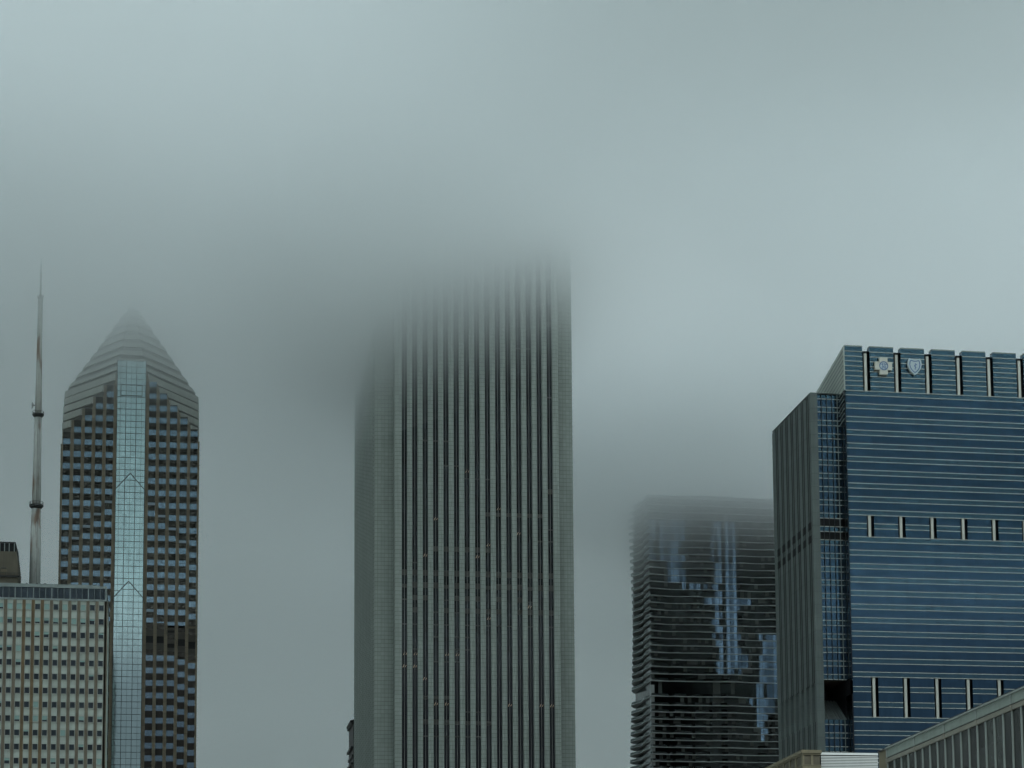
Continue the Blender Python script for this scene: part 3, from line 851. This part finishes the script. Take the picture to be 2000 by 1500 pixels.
# lower west wing: granite fins on the side, glazed recess on the front
YR = Y + 5.6
gxr = gx(1600, 1000, YR); gxl = gx(1587.2, 1000, YR - 0.8)
zw = gz(1596, 770, YR)
WD = 45.5
m = MB()
m.box(gxl + 1.6, gxr, YR - 0.8, YR + 0.8, 0, zw, "grey_granite")
m.box(gxl, gxl + 1.6, YR - 0.8, YR + 0.9, 0, zw, "grey_granite"); m.box(gxl, gxl + 1.6, YR + WD - 1.2, YR + WD, 0, zw - .5, "grey_granite")
m.build("corner_pier", blue)
nby = 7; by0 = YR + 0.9; bayl = (WD - 2.1) / nby
zcol_t, zcol_b = gz(1590, 1332, YR), gz(1592, 1408, YR)
zlv = [(gz(1588, 1032.5, YR), gz(1588, 1018, YR)), (gz(1588, 1058, YR), gz(1588, 1044, YR))]
m = MB(); m.box(gxl + 1.2, gxl + 1.55, by0, YR + WD - 1.2, 0, zw - .8, "core_dark"); m.build("side_wall", blue)
for k in range(nby):
    y0_ = by0 + bayl * k; q = bayl / 6.0
    # near the corner the bay starts with the slot pair, then the broad pier
    m = MB()
    for zb, zt_, parts in ((zcol_t, zw - 0.3, ((0.0, .25), (1.4, 2.0), (3.15, 6.0))), (zcol_b, zcol_t, ((3.9, 6.0),)), (0, zcol_b, ((0.0, .25), (1.4, 2.0), (3.15, 6.0)))):
        for a, b_ in parts: m.box(gxl + .003, gxl + 1.2, y0_ + a * q, y0_ + b_ * q, zb, zt_, "grey_granite")
    m.box(gxl + 0.9, gxl + 1.2, y0_, y0_ + 3.9 * q, zcol_b, zcol_t - .01, "grey_granite")
    m.build("side_pier", blue)
    m = MB()
    for zb, zt_ in ((zcol_t, zw - .9), (0, zcol_b)):
        for a, b_ in ((.25, 1.4), (2.0, 3.15)): m.box(gxl + .10, gxl + .3, y0_ + a * q, y0_ + b_ * q, zb, zt_, "black")
    m.build("side_window", blue)
    m = MB()
    for zb, zt_ in zlv:
        for a, b_ in ((.25, 1.4), (2.0, 3.15)): m.box(gxl - 0.12, gxl + .2, y0_ + (a - .15) * q, y0_ + (b_ + .15) * q, zb, zt_, "black")
    m.build("louvre", blue)
# front recess glazing
zrec = [z - (0.0) for z in zl]
xA, xB = gxr, bx0 - .42
zo_t, zo_b = gz(1606, 1328, YR), gz(1606, 1405, YR)
for k in range(-1, len(zl) - 1):
    zt_ = zl[k] if k >= 0 else zl_hi + .377 * p
    if k == -1: zt_ = zA_ + p
    nxt = zl[k + 1]; zsp = zt_ - 0.377 * p
    for zb, z1_, mat, nm in ((zsp, zt_, "teal_glass", "spandrel_band"), (nxt, zsp, "navy_glass", "window_band")):
        if k in (8, 9) and nm == "window_band": mat = "black"
        if zb < zo_t and z1_ > zo_b:
            if z1_ > zo_t: zb = zo_t
            elif zb < zo_b: z1_ = zo_b
            else: continue
            if z1_ - zb < 0.1: continue
        if z1_ > zw: z1_ = zw
        if z1_ - zb < .1: continue
        m = MB(); m.box(xA, xB, YR, YR + 0.5, zb, z1_, mat); m.build(nm, blue)
    for z in (zt_, zsp):
        if zo_b < z < zo_t - 0.3 or z > zw: continue
        m = MB(); m.box(xA, xB, YR - 0.2, YR - .003, z - LH / 2, z + LH / 2, "ledge_cream"); m.build("ledge", blue)
mp_ = gx(1621.4, 1100, YR) - gx(1611, 1100, YR)
xm1 = gx(1611, 1100, YR)
for k in range(5):
    xx = xm1 + k * mp_
    for zb, zt_ in ((0, zo_b), (zo_t, zw)):
        m = MB(); m.box(xx - .09, xx + .09, YR - 0.45, YR - .205, zb, zt_, "bar" if k < 3 else "grey_frame"); m.build("mullion", blue)
m = MB(); m.box(xA, xB, YR + .5, YR + 3, zo_t + 0.2, zw - .5, "core_dark"); m.box(xA, xB, YR + .5, YR + 3, 0, zo_b, "core_dark"); m.box(xA, xB, YR + 3, YR + WD - 2, 0, zo_b - 1, "core_dark"); m.box(xA, xB, YR + 3, YR + WD - 2, zo_t + .2, zw - .7, "core_dark"); m.box(xA, xB, YR + 22, YR + 24, zo_b - 1, zo_t + .2, "core_dark")
m.box(gxl + 1.56, xA, YR + .9, YR + WD - 1.2, zo_t, zw - .8, "core_dark"); m.box(gxl + 1.56, xA, YR + .9, YR + WD - 1.2, 0, zo_t, "core_dark"); m.build("wing_wall", blue)
m = MB(); m.box(xA, xB, YR + .02, YR + 22, zo_t, zo_t + .19, "soffit"); m.build("soffit", blue)
m = MB()
n = 8
for k in range(n):
    xa, xb = xA + (xB - xA) * k / n, xA + (xB - xA) * (k + .62) / n
    xc = xA + (xB - xA) * (k + 1) / n
    for a, b_, h in ((xa, xb, 0.0), (xb, xc, -0.35)):
        m.poly([(a, YR, zo_b + h), (b_, YR, zo_b + h), (b_, YR + 12, zo_b + 7.6 + h), (a, YR + 12, zo_b + 7.6 + h)], "ribbed")
    m.poly([(xb, YR, zo_b - .35), (xb, YR, zo_b), (xb, YR + 12, zo_b + 7.6), (xb, YR + 12, zo_b + 7.25)], "ribbed")
    m.poly([(xc, YR, zo_b), (xc, YR, zo_b - .35), (xc, YR + 12, zo_b + 7.25), (xc, YR + 12, zo_b + 7.6)], "ribbed")
m.build("skylight", blue)
m = MB(); m.box(gxl, xB, YR - .8, YR + WD, zw + .003, zw + .25, "grey_granite"); m.build("wing_roof", blue)
m = MB(); m.box(bx0 - .42, bx0 - .02, Y + .01, YR + .5, zo_t, zw, "strip_glass"); m.box(bx0 - .42, bx0 - .02, Y + .01, YR + .5, 0, zo_b + 7, "strip_glass"); m.build("return_glazing", blue)

# emblems hung on the crown
def sx_(px, py): return gx(px, py, Y - 1.2)
def sz_(py, px): return gz(px, py, Y - 1.2)
cxs, czs = sx_(1725.7, 714.5), sz_(714.5, 1725.7); u1 = s5 * (Y - 1.2) / Y
cross = thing("cross_sign", "cream cross emblem with a blue ringed figure, high on the blue glass tower", "sign", (cxs, Y - 0.7, czs))
m = MB(); a, b_ = 17.5 * u1, 8.2 * u1
pl = [(-b_, -a), (b_, -a), (b_, -b_), (a, -b_), (a, b_), (b_, b_), (b_, a), (-b_, a), (-b_, b_), (-a, b_), (-a, -b_), (-b_, -b_)]
def plate(m, pts, cx, cz, y0, y1, mat):
    n = len(pts); i = len(m.v)
    m.v += [(cx + x, y0, cz + z) for x, z in pts] + [(cx + x, y1, cz + z) for x, z in pts]
    m.f.append(tuple(i + k for k in range(n))); m.mi.append(m._m(mat)); m.f.append(tuple(i + n + k for k in reversed(range(n)))); m.mi.append(m._m(mat))
    for k in range(n):
        j = (k + 1) % n; m.f.append((i + k, i + n + k, i + n + j, i + j)); m.mi.append(m._m(mat))
plate(m, pl, cxs, czs, Y - 1.35, Y - 0.25, "sign_cream"); m.build("sign_face", cross)
m = MB(); R = 9.0 * u1; yb_ = Y - 1.36
disc = [(R * math.cos(t * math.pi / 16), R * math.sin(t * math.pi / 16)) for t in range(32)]
plate(m, disc, cxs, czs - .05, yb_ - .04, yb_ + .005, "sign_pale"); m.build("disc", cross)
def stroke(m, pts, cx, cz, y, w, mat, sc):
    for (x0_, z0_), (x1_, z1_) in zip(pts, pts[1:]):
        dx, dz = x1_ - x0_, z1_ - z0_; l = math.hypot(dx, dz); nx, nz = -dz / l * w / 2, dx / l * w / 2
        q = [(x0_ * sc + nx, z0_ * sc + nz), (x0_ * sc - nx, z0_ * sc - nz), (x1_ * sc - nx, z1_ * sc - nz), (x1_ * sc + nx, z1_ * sc + nz)]
        ar = sum(q[i][0] * q[(i + 1) % 4][1] - q[(i + 1) % 4][0] * q[i][1] for i in range(4))
        if ar < 0: q.reverse()
        plate(m, q, cx, cz, y - .03, y + .002, mat)
m = MB(); yg = yb_ - .043
ring = [(math.cos(t * math.pi / 18) * .92, math.sin(t * math.pi / 18) * .92) for t in range(37)]
stroke(m, ring, cxs, czs - .05, yg, .26, "sign_blue", R)
stroke(m, [(-.85, .38), (-.2, .32), (-.5, -.72)], cxs, czs - .05, yg - .003, .19, "sign_blue", R)
stroke(m, [(.85, .38), (.2, .32), (.5, -.72)], cxs, czs - .05, yg - .005, .19, "sign_blue", R)
stroke(m, [(-.28, -.72), (0, -.05), (.28, -.72)], cxs, czs - .05, yg - .007, .17, "sign_blue", R)
stroke(m, [(-.3, .62), (-.1, .35)], cxs, czs - .05, yg - .009, .16, "sign_blue", R); stroke(m, [(.3, .62), (.1, .35)], cxs, czs - .05, yg - .011, .16, "sign_blue", R)
hd = [(.17 * R * math.cos(t * math.pi / 6), .62 * R + .17 * R * math.sin(t * math.pi / 6)) for t in range(12)]
plate(m, hd, cxs, czs - .05, yg - .03, yg, "sign_pale")
m.build("figure", cross)
cxs, czs = sx_(1786.6, 716), sz_(716, 1786.6)
shield = thing("shield_sign", "pale shield emblem with a blue snake on a staff, high on the blue glass tower", "sign", (cxs, Y - 0.7, czs))
def shield_pts(sc):
    w, h = 14.2, 17.0; pts = []
    pts += [(-w * .78, h * .98), (-w * .4, h * .88), (0, h * .84), (w * .4, h * .88), (w * .78, h * .98), (w * .93, h * .72), (w, h * .3), (w * .9, -h * .12), (w * .66, -h * .5), (w * .3, -h * .82), (0, -h)]
    pts += [(-x, z) for x, z in reversed(pts[5:10])]
    pts.reverse()
    return [(x * u1 * sc, z * u1 * sc) for x, z in pts]
m = MB(); plate(m, shield_pts(1.0), cxs, czs, Y - 1.35, Y - .25, "sign_pale"); m.build("sign_face", shield)
m = MB(); sp = shield_pts(0.74); sp.append(sp[0]); stroke(m, sp, cxs, czs, Y - 1.36, .30, "sign_blue", 1.0); m.build("border_line", shield)
m = MB()
sn = [(.10 * math.cos(0) + .34 * math.sin(t * .62) * (1 - t / 26), .62 - t * .066) for t in range(21)]
stroke(m, sn, cxs, czs, Y - 1.365, .24, "sign_blue", 8.6 * u1); stroke(m, [(.05, .75), (.05, -.85)], cxs, czs, Y - 1.372, .12, "sign_blue", 8.6 * u1)
m.build("snake", shield)

# ================================================================== near buildings at the lower right
# glazed building seen along its west side
sF = 0.055
tF = sF * F
a, b__, c = ray(1860, 1402); XF = a * tF
fy = lambda px, py: on_x(px, py, XF)[0]
fz = lambda px, py: on_x(px, py, XF)[1]
zRoof = fz(1860, 1401.5)
yfar = fy(1731, 1466); ynear = fy(2080, 1297)
def yat(px):                                                # north distance of a photo column on this side wall
    lo = ray(px, 1430); return XF / lo[0] * lo[1]
near = thing("glazed_building", "near building with pale fascia and close set metal mullions over dark glass", "building", (XF + 10, (ynear + yfar) / 2, 0))
hF = lambda dpx: dpx * sF
zf_t = zRoof - hF(5.0); zf_b = zRoof - hF(23.0); zbm_t = zRoof - hF(25.5); zbm_b = zRoof - hF(34.0)
m = MB(); m.box(XF + .5, XF + 22, ynear, yfar, 0, zRoof - .3, "core_dark"); m.build("wall", near)
m = MB(); m.box(XF - .12, XF + 22, ynear, yfar, zRoof - .12, zRoof, "coping"); m.box(XF - .2, XF + .4, ynear, yfar, zf_t, zRoof - .12, "fin"); m.build("roof", near)
fins = [1731.5, 1789.5, 1852.5, 1920.5, 1981.5, 2052]
fys = [yat(v) for v in fins]
d_ = (fys[0] - fys[-1]) / 5
fys = [fys[0] - d_ * k for k in range(6)]
for ya, yb in zip(fys, fys[1:]):
    m = MB(); m.box(XF, XF + .5, yb + .12, ya - .12, zf_b, zf_t, "fascia"); m.build("fascia_panel", near)
m = MB(); m.box(XF + .15, XF + .5, ynear, yfar, zbm_t, zf_b, "core_dark"); m.box(XF - .05, XF + .5, ynear, yfar, zbm_b, zbm_t, "beam"); m.build("beam", near)
for y in fys:
    m = MB(); m.box(XF - .12, XF + .5, y - .12, y + .12, zf_b - .02, zf_t, "fin"); m.box(XF - .16, XF + .14, y - .16, y + .16, zbm_b - .1, zbm_t + .02, "beam"); m.build("fascia_joint", near)
nm = 4
for ya, yb in zip(fys, fys[1:]):
    for k in range(nm):
        y = ya - (ya - yb) * k / nm; y2 = ya - (ya - yb) * (k + 1) / nm
        m = MB(); m.box(XF - .02, XF + .16, y - .12, y + .12, 6, zbm_b, "fin"); m.build("mullion", near)
        m = MB(); m.box(XF + .12, XF + .48, y2 + .12, y - .12, 6, zbm_b - .02, "side_glass"); m.build("window", near)
m = MB(); m.box(XF + .1, XF + .5, ynear, yfar, 0, 6, "beam"); m.build("plinth", near)
yp2 = yfar + 3.4
m = MB(); m.box(XF + .1, XF + 8, yfar + .02, yp2, 0, zRoof - .25, "olive_stone"); m.box(XF, XF + 8, yfar + .02, yp2 + .1, zRoof - .25, zRoof - .05, "coping"); m.build("end_pier", near)

# stone building with the slatted plant screen
sS = 0.066
Y = depth_y(1567, 1468, sS)
X = lambda px, py=1480: gx(px, py, Y)
Z = lambda py, px=1585: gz(px, py, Y)
stone = thing("stone_building", "olive limestone building corner in front of the blue glass tower's foot", "building", (X(1585), Y, 0))
xw_, xe_ = X(1567.5), X(1603.2); zt_ = Z(1464.8)
m = MB(); m.box(xw_ + .12, xe_ - .1, Y + .12, Y + 40, 0, zt_ - .35, "olive_dark"); m.build("wall", stone)
m = MB(); m.box(xw_ - .18, xe_ + .1, Y - .18, Y + 40, zt_ - .42, zt_, "olive_stone"); m.box(xw_ - .06, xe_, Y - .06, Y + 40, zt_ - .62, zt_ - .42, "olive_stone"); m.build("cornice", stone)
zm_ = Z(1495.5)
for px0, px1 in ((1567.5, 1571), (1584, 1588.5)):
    m = MB(); m.box(X(px0), X(px1), Y, Y + .12, 0, zt_ - .62, "olive_stone"); m.build("pilaster", stone)
m = MB(); m.box(xw_ - .05, xe_, Y - .08, Y + 40, zm_ - .9, zm_, "olive_stone"); m.box(xw_ - .1, xe_, Y - .14, Y + 40, zm_, zm_ + .12, "olive_stone"); m.build("string_course", stone)
for k in range(13):
    y = Y + .1 + k * 3.1
    m = MB(); m.box(xw_, xw_ + .12, y, y + .75, 0, zt_ - .62, "olive_stone"); m.build("pilaster", stone)
YL = Y + 3.0
scr = thing("slatted_screen", "white horizontal slat screen between the olive stone corner and the glazed building", "screen", (gx(1660, 1480, YL), YL, 0))
xa, xb = gx(1603.6, 1480, YL), gx(1714.5, 1480, YL)
m = MB(); m.box(xa, xb, YL + .25, YL + 4, 0, gz(1660, 1474, YL), "core_dark"); m.build("backing", scr)
zz = gz(1660, 1472.5, YL); m = MB(); m.box(xa, xb, YL - .1, YL + .25, zz - .16, zz + .14, "slat"); m.build("top_rail", scr)
k = 0
while k < 14:
    z = zz - .36 - k * .205; m = MB()
    m.box(xa, xb, YL - .02, YL + .02, z - .06, z + .06, "slat"); m.build("slat", scr); k += 1

# ================================================================== ground
m = MB(); m.poly([(-6000, -6000, 0), (6000, -6000, 0), (6000, 6000, 0), (-6000, 6000, 0)], "ground"); g = m.build("ground"); g["kind"] = "structure"; g["label"] = "ground under the city, below the view"; g["category"] = "ground"

# ================================================================== low cloud: even bodies of mist nested in one another, so the deck thickens upwards
import os
FOG = True
def fogmat(name, dens, col=(0.970, 0.9945, 1.0), g=0.7):
    m = bpy.data.materials.new(name); m.use_nodes = True; t = m.node_tree; t.nodes.clear()
    o = t.nodes.new("ShaderNodeOutputMaterial"); v = t.nodes.new("ShaderNodeVolumePrincipled")
    v.inputs["Color"].default_value = (*col, 1); v.inputs["Density"].default_value = dens; v.inputs["Anisotropy"].default_value = g
    t.links.new(v.outputs[0], o.inputs["Volume"]); return m
def aon_pt(px, py): x, z = on_y(px, py, YA); return x, YA
CTRL = []   # (x, y, base height, reach)
def ctrl(px, py, Yp, reach, dz=0.0):
    x, z = on_y(px, py, Yp); CTRL.append((x, Yp - 8, z + dz, reach))
ctrl(690, 985, YA, 30); ctrl(780, 920, YA, 28); ctrl(860, 865, YA, 27); ctrl(950, 805, YA, 26); ctrl(1030, 710, YA, 26); ctrl(1110, 655, YA, 34)
ctrl(130, 885, YT, 34); ctrl(255, 835, YT, 30); ctrl(375, 805, YT, 34)
ctrl(75, 760, YM, 22)
ctrl(1240, 1195, YQ, 30); ctrl(1300, 1150, YQ, 30); ctrl(1400, 1130, YQ, 30); ctrl(1500, 1150, YQ, 40)
ctrl(1660, 635, YB_, 50); ctrl(1900, 610, YB_, 70); ctrl(1560, 740, YB_ + 20, 34)
CTRL += [(-45, 480, 230, 60), (10, 560, 224, 45), (190, 470, 204, 60), (90, 470, 208, 40)]
def vnoise(x, y):
    def h(i, j):
        n = math.sin(i * 127.1 + j * 311.7) * 43758.5453; return n - math.floor(n)
    i, j = math.floor(x), math.floor(y); fx_, fy_ = x - i, y - j
    fx_ = fx_ * fx_ * (3 - 2 * fx_); fy_ = fy_ * fy_ * (3 - 2 * fy_)
    a = h(i, j) * (1 - fx_) + h(i + 1, j) * fx_; b_ = h(i, j + 1) * (1 - fx_) + h(i + 1, j + 1) * fx_
    return a * (1 - fy_) + b_ * fy_ - 0.5
def base(x, y, k):
    w0_, s0 = 0.12, 0.12 * 204.0
    for cx, cy, cz, r in CTRL:
        w = math.exp(-((x - cx) ** 2 + (y - cy) ** 2 * 0.35) / (2 * r * r)); w0_ += w; s0 += w * cz
    z = s0 / w0_
    z += 11 * vnoise(x / 75 + k * .13, y / 75) + 7 * vnoise(x / 33 + 9 + k * .37, y / 33 + 4 + k * .21)
    return z
FOG_TOP = 290.0
def fog_body(name, k, lift, dens, ext):
    m = bpy.data.meshes.new(name); vs, fs = [], []
    # finer grid over the towers, coarse far out
    def axis(lo, hi, a, b_, fine, coarse):
        out = []; v = lo
        while v < hi:
            out.append(v); v += fine if a <= v < b_ else coarse
        out.append(hi); return out
    xs_ = axis(-520 - 12 * k, 980 + 12 * k, -330, 360, 15, 60); ys_ = axis(200 + 12 * k, 2700 + 25 * k, 480, 1180, 18, 60)
    nx, ny = len(xs_), len(ys_)
    for j, y in enumerate(ys_):
        for i, x in enumerate(xs_): vs.append((x, y, min(base(x, y, k) + lift, FOG_TOP + lift - 5)))
    o = len(vs)
    for j, y in enumerate(ys_):
        for i, x in enumerate(xs_): vs.append((x, y, FOG_TOP + k * 1.5))
    for j in range(ny - 1):
        for i in range(nx - 1):
            a = j * nx + i; fs.append((a, a + nx, a + nx + 1, a + 1)); fs.append((o + a, o + a + 1, o + a + nx + 1, o + a + nx))
    for i in range(nx - 1):
        fs.append((i, i + 1, o + i + 1, o + i)); a = (ny - 1) * nx + i; fs.append((a + 1, a, o + a, o + a + 1))
    for j in range(ny - 1):
        a = j * nx; fs.append((a + nx, a, o + a, o + a + nx)); a = j * nx + nx - 1; fs.append((a, a + nx, o + a + nx, o + a))
    m.from_pydata(vs, [], fs); m.polygons.foreach_set("use_smooth", [True] * len(fs)); m.update()
    ob = bpy.data.objects.new(name, m); COL.objects.link(ob); ob["kind"] = "stuff"; ob["label"] = "low grey cloud swallowing the tower tops"; ob["category"] = "haze"; ob["group"] = "low cloud"
    m.materials.append(fogmat("mist", dens))
    return ob
if FOG:
    KN = 11
    for k in range(KN):
        fog_body("haze", k, k * 6.0, 0.0012 + 0.0013 * k, 3500.0)

# ================================================================== light: thick overcast
world = bpy.data.worlds.new("World"); scene.world = world; world.use_nodes = True
t = world.node_tree; t.nodes.clear()
wo = t.nodes.new("ShaderNodeOutputWorld"); bg = t.nodes.new("ShaderNodeBackground")
sky = t.nodes.new("ShaderNodeTexSky"); sky.sky_type = "NISHITA"; sky.sun_disc = False
SUN_EL, SUN_AZ = math.radians(46), math.radians(172)
sky.sun_elevation = SUN_EL; sky.sun_rotation = SUN_AZ; sky.air_density = 1.0; sky.dust_density = 3.0
tc_ = t.nodes.new("ShaderNodeTexCoord"); sp_ = t.nodes.new("ShaderNodeSeparateXYZ"); t.links.new(tc_.outputs["Generated"], sp_.inputs[0])
rmp = t.nodes.new("ShaderNodeValToRGB"); t.links.new(sp_.outputs[2], rmp.inputs[0])
e = rmp.color_ramp.elements
e[0].position = 0.0; e[0].color = (1.2, 1.45, 1.6, 1)
e[1].position = 0.22; e[1].color = (1.7, 2.0, 2.2, 1)
q = rmp.color_ramp.elements.new(0.5); q.color = (5.2, 6.0, 6.2, 1)
q = rmp.color_ramp.elements.new(1.0); q.color = (6.2, 7.0, 7.1, 1)
mx = t.nodes.new("ShaderNodeMix"); mx.data_type = "RGBA"; mx.inputs[0].default_value = 0.9
t.links.new(sky.outputs[0], mx.inputs[6]); t.links.new(rmp.outputs[0], mx.inputs[7])
t.links.new(mx.outputs[2], bg.inputs[0]); bg.inputs[1].default_value = 0.10
t.links.new(bg.outputs[0], wo.inputs[0])
sd = bpy.data.lights.new("sun", "SUN"); sd.energy = 1.45; sd.angle = math.radians(30); sd.color = (0.97, 1.0, 0.965)
so = bpy.data.objects.new("sun", sd); COL.objects.link(so)
so.rotation_euler = (math.pi / 2 - SUN_EL, 0, math.radians(-8))

scene.view_settings.view_transform = "Standard"; scene.view_settings.look = "None"; scene.view_settings.gamma = 1.0
scene.view_settings.use_curve_mapping = False
scene.view_settings.exposure = 0.64
cy = scene.cycles
cy.max_bounces = 12; cy.diffuse_bounces = 3; cy.glossy_bounces = 3; cy.transmission_bounces = 2; cy.volume_bounces = 8; cy.transparent_max_bounces = 32
cy.use_denoising = True
cy.caustics_reflective = False; cy.caustics_refractive = False

for o in bpy.data.objects:
    if "_o" in o: del o["_o"]
